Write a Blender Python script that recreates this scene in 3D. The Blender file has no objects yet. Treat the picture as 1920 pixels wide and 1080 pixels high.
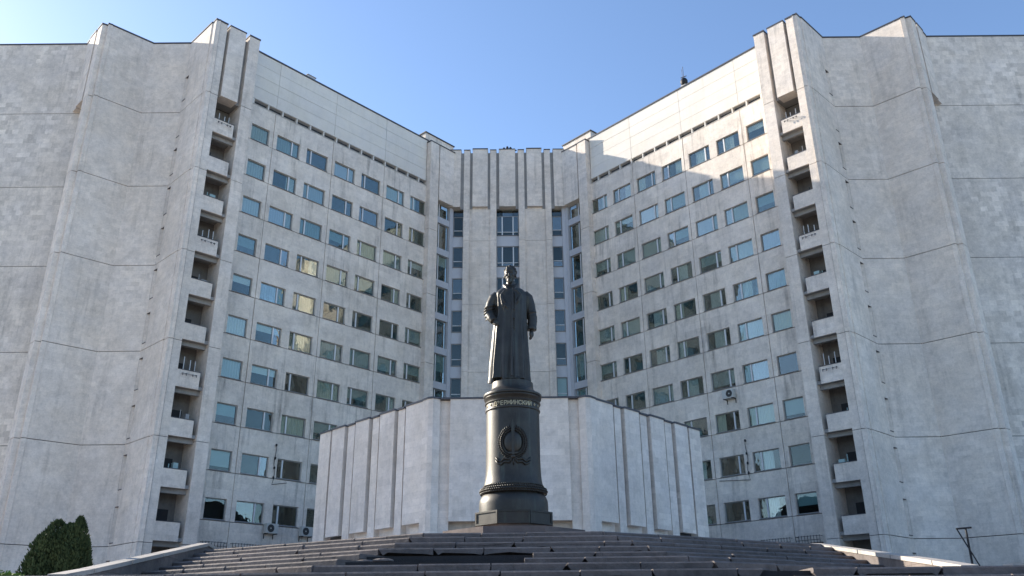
import bpy, bmesh, math, random
from mathutils import Vector, Matrix
random.seed(7)
S = bpy.context.scene
COL = S.collection
R = math.radians

# ------------------------------------------------------------------ camera
FPX, PITCH, ROLL, YAW, CX = 1583.87, R(22.2252), R(0.57386), R(0.0855), -0.126
cam = bpy.data.cameras.new('camera'); cam.sensor_width = 36; cam.lens = FPX/1920*36
cam.clip_end = 3000; cam.clip_start = 0.1
co = bpy.data.objects.new('camera', cam); COL.objects.link(co); S.camera = co
w0 = Vector((0, math.cos(PITCH), math.sin(PITCH))); u0 = Vector((0, -math.sin(PITCH), math.cos(PITCH))); r0 = Vector((1, 0, 0))
ra = r0*math.cos(ROLL)-u0*math.sin(ROLL); ua = r0*math.sin(ROLL)+u0*math.cos(ROLL)
Rz = Matrix.Rotation(-YAW, 3, 'Z')
ra, ua, wa = Rz@ra, Rz@ua, Rz@w0
co.matrix_world = Matrix(((ra.x, ua.x, -wa.x, 0), (ra.y, ua.y, -wa.y, 0), (ra.z, ua.z, -wa.z, 0), (0, 0, 0, 1)))

# ------------------------------------------------------------------ light
SUN = Vector((-1.75, 1.0, 0.86)).normalized()
EL = math.asin(SUN.z); AZ = math.atan2(SUN.x, SUN.y)
W = bpy.data.worlds.new('World'); S.world = W; W.use_nodes = True
nt = W.node_tree; bg = nt.nodes['Background']
sky = nt.nodes.new('ShaderNodeTexSky'); sky.sky_type = 'NISHITA'; sky.sun_disc = False
sky.sun_elevation = EL; sky.sun_rotation = AZ; sky.air_density = 0.85; sky.dust_density = 0.5; sky.ozone_density = 2.6
nt.links.new(sky.outputs[0], bg.inputs[0]); bg.inputs[1].default_value = 0.15
sl = bpy.data.lights.new('sun', 'SUN'); sl.energy = 5.0; sl.angle = R(0.53); sl.color = (1, 0.90, 0.76)
so = bpy.data.objects.new('sun', sl); COL.objects.link(so); so.rotation_euler = (-SUN).to_track_quat('-Z', 'Y').to_euler()
S.view_settings.view_transform = 'Standard'; S.view_settings.look = 'None'
S.view_settings.gamma = 1; S.view_settings.use_curve_mapping = False
S.view_settings.exposure = 1.06

# ------------------------------------------------------------------ materials
class NT:
    def __init__(s, name):
        s.m = bpy.data.materials.new(name); s.m.use_nodes = True
        s.t = s.m.node_tree; s.b = s.t.nodes['Principled BSDF']; s.out = s.t.nodes['Material Output']
    def n(s, typ, **kw):
        q = s.t.nodes.new(typ)
        for k, v in kw.items():
            if k.startswith('_'): q.inputs[int(k[1:])].default_value = v
            else: setattr(q, k, v)
        return q
    def l(s, a, b): s.t.links.new(a, b)
    def math(s, op, a, b=0.0, c=None):
        q = s.n('ShaderNodeMath', operation=op)
        for i, v in enumerate((a, b, c)):
            if v is None: continue
            if isinstance(v, (int, float)): q.inputs[i].default_value = v
            else: s.l(v, q.inputs[i])
        return q.outputs[0]
    def noise(s, vec, scale, detail=4, rough=.6):
        q = s.n('ShaderNodeTexNoise'); q.inputs['Scale'].default_value = scale
        q.inputs['Detail'].default_value = detail; q.inputs['Roughness'].default_value = rough
        s.l(vec, q.inputs['Vector']); return q.outputs['Fac']
    def ramp(s, fac, a, b, ca=(0, 0, 0, 1), cb=(1, 1, 1, 1)):
        q = s.n('ShaderNodeMapRange'); q.inputs['From Min'].default_value = a; q.inputs['From Max'].default_value = b
        s.l(fac, q.inputs['Value']); return q.outputs[0]
    def mix(s, fac, A, B, blend='MIX'):
        q = s.n('ShaderNodeMix', data_type='RGBA', blend_type=blend)
        for i, v in ((0, fac), (6, A), (7, B)):
            if isinstance(v, (int, float)): q.inputs[i].default_value = v
            elif isinstance(v, tuple): q.inputs[i].default_value = v
            else: s.l(v, q.inputs[i])
        return q.outputs[2]

def wall_uv(m):
    geo = m.n('ShaderNodeNewGeometry')
    cr = m.n('ShaderNodeVectorMath', operation='CROSS_PRODUCT'); cr.inputs[0].default_value = (0, 0, 1)
    m.l(geo.outputs['True Normal'], cr.inputs[1])
    dt = m.n('ShaderNodeVectorMath', operation='DOT_PRODUCT'); m.l(cr.outputs[0], dt.inputs[0]); m.l(geo.outputs['Position'], dt.inputs[1])
    sp = m.n('ShaderNodeSeparateXYZ'); m.l(geo.outputs['Position'], sp.inputs[0])
    cb = m.n('ShaderNodeCombineXYZ'); m.l(dt.outputs['Value'], cb.inputs[0]); m.l(sp.outputs[2], cb.inputs[1])
    return geo.outputs['Position'], cb.outputs[0]

def stone(name, base, warm, tile=(0.62, 0.31), tcon=.10, mott=.22, streak=.16, bump=.35, dirt=.5):
    m = NT(name); pos, uv = wall_uv(m)
    big = m.noise(pos, .16, 5, .65); mid = m.noise(pos, .9, 6, .7); fin = m.noise(pos, 9, 5, .7)
    mp = m.n('ShaderNodeMapping'); mp.inputs['Scale'].default_value = (2.2, .16, 1); m.l(uv, mp.inputs[0])
    st = m.noise(mp.outputs[0], 1.0, 6, .65)
    mp2 = m.n('ShaderNodeMapping'); mp2.inputs['Scale'].default_value = (.35, .1, 1); m.l(uv, mp2.inputs[0])
    stm = m.noise(mp2.outputs[0], 1.0, 4, .6)
    br = m.n('ShaderNodeTexBrick'); br.inputs['Scale'].default_value = 1
    br.inputs['Color1'].default_value = (0, 0, 0, 1); br.inputs['Color2'].default_value = (1, 1, 1, 1); br.inputs['Mortar'].default_value = (.5, .5, .5, 1)
    br.inputs['Brick Width'].default_value = tile[0]; br.inputs['Row Height'].default_value = tile[1]
    br.inputs['Mortar Size'].default_value = .008; br.inputs['Mortar Smooth'].default_value = .3
    m.l(uv, br.inputs['Vector'])
    oi = m.n('ShaderNodeObjectInfo')
    sep = m.n('ShaderNodeSeparateColor'); m.l(br.outputs['Color'], sep.inputs[0])
    tv = m.math('MULTIPLY', m.math('SUBTRACT', sep.outputs[0], .5), m.math('MULTIPLY', m.ramp(big, .38, .62), tcon*2))
    v = m.math('ADD', 1.0, tv)
    v = m.math('ADD', v, m.math('MULTIPLY', m.math('SUBTRACT', mid, .5), mott*2))
    v = m.math('ADD', v, m.math('MULTIPLY', m.math('SUBTRACT', big, .5), mott*1.6))
    v = m.math('ADD', v, m.math('MULTIPLY', m.math('SUBTRACT', fin, .5), mott*1.3))
    v = m.math('ADD', v, m.math('MULTIPLY', m.math('SUBTRACT', m.noise(uv, 3.0, 4, .75), .5), mott*1.5))
    v = m.math('SUBTRACT', v, m.math('MULTIPLY', m.math('MULTIPLY', m.ramp(st, .5, .74), m.ramp(stm, .42, .6)), streak*2))
    v = m.math('ADD', v, m.math('MULTIPLY', m.math('SUBTRACT', oi.outputs['Random'], .5), .05))
    spots = m.ramp(m.noise(pos, 3.4, 3, .9), .66, .76)
    v = m.math('SUBTRACT', v, m.math('MULTIPLY', spots, dirt*.3))
    v = m.math('SUBTRACT', v, m.math('MULTIPLY', br.outputs['Fac'], .07))
    col = m.mix(m.ramp(m.noise(pos, .5, 4, .6), .35, .65), base+(1,), warm+(1,))
    cmb = m.n('ShaderNodeCombineColor')
    for i in range(3): m.l(v, cmb.inputs[i])
    m.l(m.mix(1.0, col, cmb.outputs[0], 'MULTIPLY'), m.b.inputs['Base Color'])
    m.b.inputs['Roughness'].default_value = .85
    bp = m.n('ShaderNodeBump'); bp.inputs['Strength'].default_value = bump; bp.inputs['Distance'].default_value = .02
    m.l(m.math('SUBTRACT', m.math('ADD', fin, m.math('MULTIPLY', mid, .8)), br.outputs['Fac']), bp.inputs['Height'])
    m.l(bp.outputs[0], m.b.inputs['Normal'])
    return m.m

def plain(name, col, rough=.6, metal=0, var=.15, scale=3, bump=0, spec=.5):
    m = NT(name); geo = m.n('ShaderNodeNewGeometry')
    f = m.noise(geo.outputs['Position'], scale, 5, .6); f2 = m.noise(geo.outputs['Position'], scale*7, 3, .6)
    v = m.math('ADD', 1-var, m.math('MULTIPLY', m.math('ADD', f, f2), var))
    cmb = m.n('ShaderNodeCombineColor')
    for i in range(3): m.l(v, cmb.inputs[i])
    m.l(m.mix(1.0, col+(1,), cmb.outputs[0], 'MULTIPLY'), m.b.inputs['Base Color'])
    m.b.inputs['Roughness'].default_value = rough; m.b.inputs['Metallic'].default_value = metal
    m.b.inputs['Specular IOR Level'].default_value = spec
    if bump:
        bp = m.n('ShaderNodeBump'); bp.inputs['Strength'].default_value = bump; bp.inputs['Distance'].default_value = .01
        m.l(f2, bp.inputs['Height']); m.l(bp.outputs[0], m.b.inputs['Normal'])
    return m.m

def bronze():
    m = NT('dark_bronze'); geo = m.n('ShaderNodeNewGeometry'); pos = geo.outputs['Position']
    f = m.noise(pos, 2.5, 6, .7); g = m.noise(pos, 22, 4, .7)
    mp = m.n('ShaderNodeMapping'); mp.inputs['Scale'].default_value = (9, 9, .7); m.l(pos, mp.inputs[0])
    s = m.noise(mp.outputs[0], 1, 4, .6)
    c = m.mix(m.ramp(f, .35, .7), (.030, .027, .023, 1), (.054, .050, .041, 1))
    c = m.mix(m.math('MULTIPLY', m.ramp(s, .55, .75), .6), c, (.08, .095, .075, 1))
    m.l(c, m.b.inputs['Base Color']); m.b.inputs['Metallic'].default_value = .45; m.b.inputs['Specular IOR Level'].default_value = .55; m.b.inputs['Sheen Weight'].default_value = 0
    m.l(m.math('ADD', .38, m.math('MULTIPLY', f, .14)), m.b.inputs['Roughness'])
    bp = m.n('ShaderNodeBump'); bp.inputs['Strength'].default_value = .25; bp.inputs['Distance'].default_value = .006
    m.l(g, bp.inputs['Height']); m.l(bp.outputs[0], m.b.inputs['Normal'])
    return m.m

def glass():
    m = NT('window_glass'); geo = m.n('ShaderNodeNewGeometry'); oi = m.n('ShaderNodeObjectInfo')
    gl = m.n('ShaderNodeBsdfGlossy'); gl.inputs['Roughness'].default_value = .02
    tr = m.n('ShaderNodeBsdfTransparent'); tr.inputs[0].default_value = (.86, .92, .92, 1)
    lw = m.n('ShaderNodeFresnel'); lw.inputs[0].default_value = 1.7
    f = m.math('ADD', m.math('MULTIPLY', lw.outputs[0], .55), m.math('ADD', .02, m.math('MULTIPLY', m.math('POWER', oi.outputs['Random'], 3.0), .13)))
    tint = m.mix(oi.outputs['Random'], (.56, .59, .54, 1), (.80, .79, .74, 1)); m.l(tint, gl.inputs[0])
    bp = m.n('ShaderNodeBump'); bp.inputs['Strength'].default_value = .35; bp.inputs['Distance'].default_value = .02
    m.l(m.noise(geo.outputs['Position'], 1.1, 2, .5), bp.inputs['Height']); m.l(bp.outputs[0], gl.inputs['Normal'])
    mx = m.n('ShaderNodeMixShader'); m.l(f, mx.inputs[0]); m.l(tr.outputs[0], mx.inputs[1]); m.l(gl.outputs[0], mx.inputs[2])
    m.l(mx.outputs[0], m.out.inputs[0]); return m.m

def leafmat(name, a, b):
    m = NT(name); geo = m.n('ShaderNodeNewGeometry')
    f = m.noise(geo.outputs['Position'], 5, 4, .7)
    c = m.mix(m.ramp(f, .35, .68), a+(1,), b+(1,)); m.l(c, m.b.inputs['Base Color'])
    m.b.inputs['Roughness'].default_value = .75; m.b.inputs['Specular IOR Level'].default_value = .25
    return m.m

M = {
 'stone': stone('limestone_cladding', (.655, .59, .53), (.69, .605, .52), tcon=.09, mott=.32),
 'farstone': stone('block_cladding', (.64, .58, .525), (.67, .595, .515), tile=(.52, .42), tcon=.22, mott=.34),
 'panel': stone('facade_panel', (.665, .60, .535), (.70, .62, .53), tile=(1.2, .55), tcon=.09, mott=.34, streak=.30, dirt=.9),
 'parapet': stone('parapet_panel', (.67, .63, .58), (.69, .64, .56), tile=(1.2, .55), tcon=.03, mott=.10, streak=.05, dirt=.3),
 'podium': stone('hall_cladding', (.69, .62, .56), (.71, .625, .54), tile=(.62, .31), tcon=.11, mott=.26, streak=.10, dirt=.6),
 'base': stone('warm_base_stone', (.42, .36, .30), (.50, .42, .34), mott=.2),
 'step': stone('grey_step_stone', (.125, .108, .10), (.17, .14, .125), tile=(3, .5), mott=.6, streak=.15, dirt=1.2, bump=.9),
 'granite': stone('brown_granite', (.15, .12, .11), (.22, .17, .145), mott=.3, bump=.4, tile=(3, 3)),
 'flank': stone('pale_coping_stone', (.36, .34, .31), (.46, .41, .36), mott=.2, tile=(1.4, 2)),
 'earth': plain('dark_subbase', (.035, .032, .032), .95, var=.6, scale=8, bump=.8),
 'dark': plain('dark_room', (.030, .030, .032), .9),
 'joint': plain('joint_filler', (.07, .07, .072), .9),
 'loggia': stone('shaded_loggia_render', (.15, .14, .13), (.18, .165, .15), mott=.3),  # balcony shade put into a darker wall colour
 'recess': stone('shaded_recess_render', (.27, .265, .26), (.30, .285, .27), mott=.2),  # darker copy of the stone, recess shade put into its colour
 'coping': plain('dark_sheet_metal', (.07, .07, .08), .5, .3),
 'frame': plain('grey_window_frame', (.27, .27, .27), .6),
 'mull': plain('white_mullion', (.62, .63, .64), .55),
 'sill': plain('sheet_sill', (.16, .16, .17), .5, .2),
 'spandrel': plain('blue_grey_spandrel', (.47, .48, .51), .6, scale=2),
 'bronze': bronze(), 'glass': glass(),
 'letter': plain('gilded_letter', (.42, .36, .23), .45, .5),
 'metal': plain('black_iron', (.02, .02, .023), .6, .3),
 'cable': plain('black_cable', (.015, .015, .017), .6),
 'ac': plain('aged_white_plastic', (.50, .50, .47), .6, scale=6),
 'grille': plain('dark_fan_grille', (.04, .04, .04), .7),
 'curtA': plain('pale_curtain', (.78, .78, .74), .9), 'curtB': plain('grey_blind', (.52, .57, .56), .9),
 'curtC': plain('cream_curtain', (.72, .68, .55), .9), 'curtD': plain('teal_blind', (.30, .42, .42), .9),
 'thuja': leafmat('thuja_foliage', (.035, .055, .022), (.085, .115, .045)),
 'bright': leafmat('bright_leaves', (.10, .19, .035), (.20, .30, .07)),
 'bark': plain('bark', (.07, .05, .035), .9, bump=.6),
 'paving': stone('bounce_paving', (.54, .48, .41), (.58, .50, .42), tile=(1, 1), mott=.2),  # ground kept pale to bounce sunlight onto the unlit facades
 'grass': plain('ground_grass', (.05, .07, .03), .95, var=.5, scale=2, bump=.5),
}

# ------------------------------------------------------------------ mesh helpers
class MB:
    def __init__(s): s.v = []; s.f = []
    def add(s, vs, fs):
        k = len(s.v); s.v += [tuple(x) for x in vs]; s.f += [tuple(i+k for i in f) for f in fs]; return s
    def mesh(s, name, mat, smooth=False, off=None):
        me = bpy.data.meshes.new(name)
        v = s.v if off is None else [(a-off[0], b-off[1], c-off[2]) for a, b, c in s.v]
        me.from_pydata(v, [], s.f); me.materials.append(mat)
        bm = bmesh.new(); bm.from_mesh(me); bmesh.ops.recalc_face_normals(bm, faces=bm.faces); bm.to_mesh(me); bm.free()
        if smooth:
            for p in me.polygons: p.use_smooth = True
        me.update(); return me

def link(name, me, parent=None, loc=(0, 0, 0), kind=None):
    o = bpy.data.objects.new(name, me); COL.objects.link(o)
    if parent is not None: o.parent = parent
    o.location = loc
    if kind: o['kind'] = kind
    return o
def root(name, loc, label=None, cat=None, group=None, kind=None):
    o = bpy.data.objects.new(name, None); COL.objects.link(o); o.location = loc; o.empty_display_size = .3
    if label: o['label'] = label
    if cat: o['category'] = cat
    if group: o['group'] = group
    if kind: o['kind'] = kind
    return o
def tag(o, label, cat, group=None):
    o['label'] = label; o['category'] = cat
    if group: o['group'] = group
    return o
def part(name, mb, mat, parent, smooth=False, kind=None, base=None):
    """mesh given in world coordinates, placed under its parent; origin at the parent's base"""
    off = wloc(parent) if parent is not None else (base or (0, 0, 0))
    return link(name, mb.mesh(name, mat, smooth, off), parent, (0, 0, 0) if parent is not None else off, kind)
def wloc(o):
    p = Vector((0, 0, 0))
    while o is not None: p = p+o.location; o = o.parent
    return p

class Fr:
    """wall frame: t along the wall, d outwards, z up"""
    def __init__(s, o, u, n): s.o = Vector((o[0], o[1], 0)); s.u = Vector((u[0], u[1], 0)).normalized(); s.n = Vector((n[0], n[1], 0)).normalized()
    def p(s, t, d, z): q = s.o+s.u*t+s.n*d; return (q.x, q.y, z)
def box(mb, F, t0, t1, d0, d1, z0, z1):
    vs = [F.p(t, d, z) for z in (z0, z1) for t, d in ((t0, d0), (t1, d0), (t1, d1), (t0, d1))]
    return mb.add(vs, [(0, 1, 2, 3), (4, 5, 6, 7), (0, 1, 5, 4), (1, 2, 6, 5), (2, 3, 7, 6), (3, 0, 4, 7)])
def B(F, *a): return box(MB(), F, *a)
def prism(poly, z0, z1, mb=None):
    mb = mb or MB(); n = len(poly)
    vs = [(x, y, z0) for x, y in poly]+[(x, y, z1) for x, y in poly]
    return mb.add(vs, [tuple(range(n)), tuple(range(n, 2*n))]+[(i, (i+1) % n, (i+1) % n+n, i+n) for i in range(n)])
def cellwall(F, ts, zs, holes, d0=0., d1=-.3, mb=None):
    """slab with rectangular openings: cells of a grid, closed at every edge"""
    mb = mb or MB(); idx = {}
    def V(i, j, d):
        k = (i, j, d)
        if k not in idx: idx[k] = len(mb.v); mb.v.append(F.p(ts[i], d, zs[j]))
        return idx[k]
    fill = lambda i, j: 0 <= i < len(ts)-1 and 0 <= j < len(zs)-1 and (i, j) not in holes
    for i in range(len(ts)-1):
        for j in range(len(zs)-1):
            if not fill(i, j): continue
            mb.f.append((V(i, j, d0), V(i+1, j, d0), V(i+1, j+1, d0), V(i, j+1, d0)))
            mb.f.append((V(i, j, d1), V(i+1, j, d1), V(i+1, j+1, d1), V(i, j+1, d1)))
            for (a, b, ni, nj) in (((i, j), (i+1, j), i, j-1), ((i, j+1), (i+1, j+1), i, j+1), ((i, j), (i, j+1), i-1, j), ((i+1, j), (i+1, j+1), i+1, j)):
                if not fill(ni, nj): mb.f.append((V(*a, d0), V(*b, d0), V(*b, d1), V(*a, d1)))
    return mb

# ================================================================== BUILDING
GZ = 0.8            # level of the terrace the building stands on (camera eye is z = 0)
bld = root('office_building', (CX, 60, GZ), 'tall pale concrete office block with two angled wings of windows behind the statue', 'building')
A = R(47.576); X0, Y0, Z1 = 20.66, 58.187, 38.42
ca, sa = math.cos(A), math.sin(A)
def wing_frame(s): return Fr((s*X0+CX, Y0), (-s*ca, sa), (-s*sa, -ca))
ZS = 38.4                                   # first deep seam, then every two storeys
SEAMS = [ZS-6.6*k for k in range(6)]        # 38.4 ... 5.4
TOP = 45.1
WT = [(0.0, 1.62), (2.37, 4.56), (5.28, 7.42), (8.17, 10.37), (11.1, 13.24), (13.99, 16.13), (16.88, 18.97)]
MUL = [None, .69, .23, .70, .21, .71, .22]
JT = [-.75, 2.0, 7.88, 13.62, 18.72]
BAYS = [(0,), (1, 2), (3, 4), (5, 6)]

def window_meshes(F, w, h, mull, key, transom=None, nm=None):
    """returns meshes relative to the lower first corner of the opening at d=0"""
    f = MB(); e = .055; d0, d1 = -.20, -.13
    G = Fr((0, 0), F.u, F.n)
    box(f, G, 0, w, d0, d1, 0, e); box(f, G, 0, w, d0, d1, h-e, h); box(f, G, 0, e, d0, d1, e, h-e); box(f, G, w-e, w, d0, d1, e, h-e)
    fm = f.mesh('window_frame', M['frame'])
    m = MB(); panes = []
    xs = [e]+([x for mm in mull for x in (mm*w-.055, mm*w+.055)] if mull else [])+[w-e]
    for i in range(1, len(xs)-1, 2): box(m, G, xs[i], xs[i+1], d0+.01, d1+.03, e, h-e)
    zz = [e, h-e] if transom is None else [e, transom-.03, transom+.03, h-e]
    if transom is not None:
        for i in range(0, len(xs), 2): box(m, G, xs[i], xs[i+1], d0+.01, d1+.02, transom-.03, transom+.03)
    mm_ = m.mesh('mullion', M['mull']) if m.v else None
    for i in range(0, len(xs), 2):
        for j in range(0, len(zz), 2):
            p = MB(); box(p, G, xs[i], xs[i+1], d0+.03, d0+.042, zz[j], zz[j+1]); panes.append(p.mesh('pane', M['glass']))
    s = MB(); box(s, G, -.02, w+.02, -.13, .045, -.05, -.012); sm = s.mesh('sill', M['sill'])
    curts = {}
    def curtain(a, b, z0, z1, mat, wav=True):
        c = MB(); n = max(2, int((b-a)/.07)); top = []; 
        for i in range(n+1):
            t = a+(b-a)*i/n; d = -.25+(.022*math.sin(i*2.1) if wav else 0)
            top.append((t, d))
        vs = [G.p(t, d, z) for z in (z0, z1) for t, d in top]
        c.add(vs, [(i, i+1, n+2+i, n+1+i) for i in range(n)])
        return c.mesh('curtain', mat)
    curts['full'] = [curtain(.06, w-.06, .03, h-.03, M[k]) for k in ('curtA', 'curtB', 'curtC', 'curtD')]
    curts['blind'] = [curtain(.06, w-.06, h*(.2+.2*k), h-.03, M[q], False) for k, q in enumerate(('curtB', 'curtD', 'curtA'))]
    curts['left'] = [curtain(.06, w*.38, .03, h-.03, M[k]) for k in ('curtA', 'curtC')]
    curts['right'] = [curtain(w*.62, w-.06, .03, h-.03, M[k]) for k in ('curtA', 'curtC')]
    curts['mid'] = [curtain(w*.28, w*.72, .03, h-.03, M[k]) for k in ('curtA', 'curtA')]
    return dict(f=fm, m=mm_, p=panes, s=sm, c=curts)
def put_window(F, t, z, W_, pick):
    o = F.p(t, 0, z); b = bld.location
    wn = link('window', W_['f'], bld, (o[0]-b[0], o[1]-b[1], o[2]-b[2]))
    if W_['m']: link('mullion', W_['m'], wn)
    for p in W_['p']: link('pane', p, wn)
    link('sill', W_['s'], wn)
    if pick:
        c = W_['c'][pick]; link('curtain', random.choice(c), wn)
    return wn

for s in (-1, 1):
    F = wing_frame(s)
    # dark interior, unseen roof keeping light out, and raised rear wall
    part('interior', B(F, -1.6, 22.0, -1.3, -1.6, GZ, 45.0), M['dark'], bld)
    part('roof', B(F, -2.2, 24, -13, -.35, 44.3, 44.9), M['dark'], bld)
    part('shadow_rear_wall', B(F, -2.0, 24, -13.3, -13, GZ, 46.2), M['stone'], bld)  # unseen, top raised to shift the shadow cast on the opposite wing
    fl = MB()
    for r in range(0, 12): box(fl, F, -.7, 18.8, -1.3, -.32, 40.05-3.3*r-.25, 40.05-3.3*r-.05)
    part('floor_slab', fl, M['joint'], bld)
    wm = [window_meshes(F, b-a, 1.40, [MUL[i]] if MUL[i] else None, (s, i)) for i, (a, b) in enumerate(WT)]
    for r in range(1, 12):
        zb = Z1-1.48-3.3*(r-1); zt = zb+3.3; z0 = zb+.07; z1 = z0+1.42
        for bi, ws in enumerate(BAYS):
            a, b = JT[bi]+.024, JT[bi+1]-.024
            ts = [a]; 
            for wi in ws: ts += list(WT[wi])
            if ts[-1] > b: ts = ts[:-1]+[b+.3]
            else: ts.append(b)
            hole = {(i, 1) for i in range(1, len(ts)-1, 2)} if bi < 3 else {(1, 1), (3, 1)}
            d = random.uniform(-.012, .012)
            part('wall_panel', cellwall(F, ts, [zb+.022, z0, z1, zt-.022], hole, d, -.3), M['panel'], bld)
        for i, (a, b) in enumerate(WT):
            q = random.random(); 
            if s == 1 and i in (1, 2, 3, 4) and q < .35: pick = 'mid'
            elif i == 0: pick = 'blind' if q < .35 else ('full' if q < .9 else None)
            else: pick = None if q < .34 else 'full' if q < .60 else 'blind' if q < .82 else 'left' if q < .9 else 'right'
            if r >= 9 and q > .35: pick = None
            put_window(F, a, z0+.01, wm[i], pick)
    # row of narrow vents under the parapet
    z0, z1 = Z1-1.48+3.3+.0, Z1-1.48+3.3+.52
    zz = z0
    tv = [-.75, -.05]; 
    t = -.05
    while t < 18.7:
        tv += [min(t+1.27, 18.72)]; t += 1.27
        if t < 18.6: tv += [t+.11]; t += .11
    part('vent_band', cellwall(F, tv, [z0+.016, z0+.05, z1-.02, z1], {(i, 1) for i in range(1, len(tv)-1, 2)}, 0, -.3), M['parapet'], bld)
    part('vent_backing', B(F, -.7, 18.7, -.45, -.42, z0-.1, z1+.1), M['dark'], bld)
    lv = MB()
    for i in range(1, len(tv)-1, 2):
        for k in range(2): box(lv, F, tv[i], tv[i+1], -.16, -.12, z0+.18+.17*k, z0+.205+.17*k)
    part('vent_bar', lv, M['frame'], bld)
    gz = [z1+.02, 41.95, 43.05, 44.15, 45.3]
    for bi in range(4):
        for k in range(4):
            part('parapet_panel', B(F, JT[bi]+.014, JT[bi+1]-.014, random.uniform(-.006, .006), -.3, gz[k]+.012, gz[k+1]-.012), M['parapet'], bld)
    part('wall_core', cellwall(F, [-.9, 18.7], [41.0, 45.25], set(), -.05, -.34), M['joint'], bld)
    part('coping', B(F, -.8, 18.9, -.45, .07, 45.3, 45.42), M['coping'], bld)
    part('lintel_mass', B(F, -1.2, -.76, -.6, -.02, GZ, 45.0), M['stone'], bld)

    # ---- pier, glazed strip and band where the wing meets the core (same line as the wing)
    mb = MB()
    zz = [GZ]+sorted([x-2.9 for x in SEAMS if x-2.9 > 1])+[45.05]
    for j in range(len(zz)-1): part('pier', B(F, 18.78, 19.86, -.4, .58, zz[j]+.02, zz[j+1]-.02), M['stone'], bld)
    part('band_panel', B(F, 20.0, 21.95, -.3, .55, 39.0, 45.05), M['stone'], bld)
    part('coping', B(F, 18.7, 22.0, -.3, .62, 45.05, 45.13), M['coping'], bld)
    part('rooftop_block', B(F, 18.5, 22.3, -3.5, .0, 45.2, 46.15), M['stone'], bld)
    part('coping', B(F, 18.4, 22.4, -3.6, .1, 46.15, 46.25), M['coping'], bld)
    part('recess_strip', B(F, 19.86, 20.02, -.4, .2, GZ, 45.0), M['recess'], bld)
    wa_ = window_meshes(F, 1.9, 2.62, [.36], ('a', s))
    for k in range(-1, 9):
        zt = 36.85-3.3*k; zb = zt-2.62
        if zb < GZ: break
        put_window(F, 19.98, zb, wa_, random.choice([None, None, None, 'blind']))
        part('spandrel', B(F, 19.93, 21.9, -.25, .06, zb-.68+.02, zb-.02), M['spandrel'], bld)
    part('corner_mullion', B(F, 21.9, 22.26, -.3, .14, GZ, 38.98), M['spandrel'], bld)
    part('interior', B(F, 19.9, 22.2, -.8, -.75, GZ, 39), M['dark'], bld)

    # ---- balcony tower at the wing's free end
    T = Fr((s*20.2+CX, 56.35), (s*2.65, -2.6), (-s*2.6, -2.65))
    zz = [GZ]+sorted(SEAMS)+[TOP]
    for j in range(len(zz)-1):
        part('pier', B(T, 0, .9, -1.9, 0, zz[j]+.02, zz[j+1]-.02), M['stone'], bld)
        part('pier', B(T, 2.84, 3.78, -1.75, 0, zz[j]+.02, zz[j+1]-.02), M['stone'], bld)
    part('pier_core', B(T, .05, .85, -1.85, -.05, GZ, TOP-.02), M['joint'], bld)
    part('pier_core', B(T, 2.9, 3.7, -1.7, -.05, GZ, TOP-.02), M['joint'], bld)
    part('coping', B(T, -.04, .94, -1.9, .05, TOP, TOP+.12), M['coping'], bld)
    part('coping', B(T, 2.8, 3.82, -1.7, .05, TOP, TOP+.12), M['coping'], bld)
    part('coping', B(T, 1.2, 2.64, -1.7, .05, TOP, TOP+.12), M['coping'], bld)
    part('upper_box', B(T, 1.24, 2.6, -1.0, .02, 38.5, TOP), M['stone'], bld)
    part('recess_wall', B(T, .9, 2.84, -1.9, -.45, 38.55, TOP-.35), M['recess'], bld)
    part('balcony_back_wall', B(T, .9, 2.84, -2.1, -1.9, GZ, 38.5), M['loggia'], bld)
    for k in range(12):
        zt = 36.42-3.3*k; zb = zt-1.17
        if zb < GZ: break
        bal = link('balcony', B(T, 1.24, 2.84, -.16, -.03, zb, zt).mesh('balcony', M['stone'], off=bld.location), bld)
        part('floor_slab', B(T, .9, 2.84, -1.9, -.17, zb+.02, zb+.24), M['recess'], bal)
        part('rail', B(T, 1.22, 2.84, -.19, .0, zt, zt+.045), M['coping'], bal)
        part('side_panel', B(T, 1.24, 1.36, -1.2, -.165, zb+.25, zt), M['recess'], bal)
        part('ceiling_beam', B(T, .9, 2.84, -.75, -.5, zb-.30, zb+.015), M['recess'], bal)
        dr = MB(); q = random.uniform(1.3, 1.7); box(dr, T, q, q+.75, -1.89, -1.86, zb+.25, zb+2.15)
        part('door', dr, M['dark'], bal)
        if k in (1, 2, 4, 7, 8, 10):
            cl = MB(); q = random.uniform(1.4, 2.0)
            box(cl, T, q, q+random.uniform(.2, .45), -.7, -.35, zb+.25, zt+random.uniform(.08, .5))
            box(cl, T, q+.55, q+.6, -.5, -.45, zb+.25, zt+random.uniform(.3, .8))
            part('stored_item', cl, M[random.choice(['frame', 'metal', 'curtD'])], bal)
        if k in (0, 3, 6):
            br = MB()
            for a_ in (1.55, 1.8, 2.25, 2.5):
                box(br, T, a_, a_+.03, -.02, .16, zt-.28, zt-.25); box(br, T, a_, a_+.03, .14, .17, zt-.42, zt-.25)
            box(br, T, 1.5, 2.6, .14, .16, zt-.30, zt-.28)
            part('bracket', br, M['metal'], bal)
            fr = MB()
            for a_ in (1.3, 1.65, 2.1, 2.5): box(fr, T, a_, a_+.05, -.9, -.86, zt+.05, zt+random.uniform(.9, 1.2))
            part('frame_post', fr, M['mull'], bal)
    # ---- folded blank wall beyond the tower: notch, bay, second tower, far wall
    P = lambda x, y: (s*x+CX, y)
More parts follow.
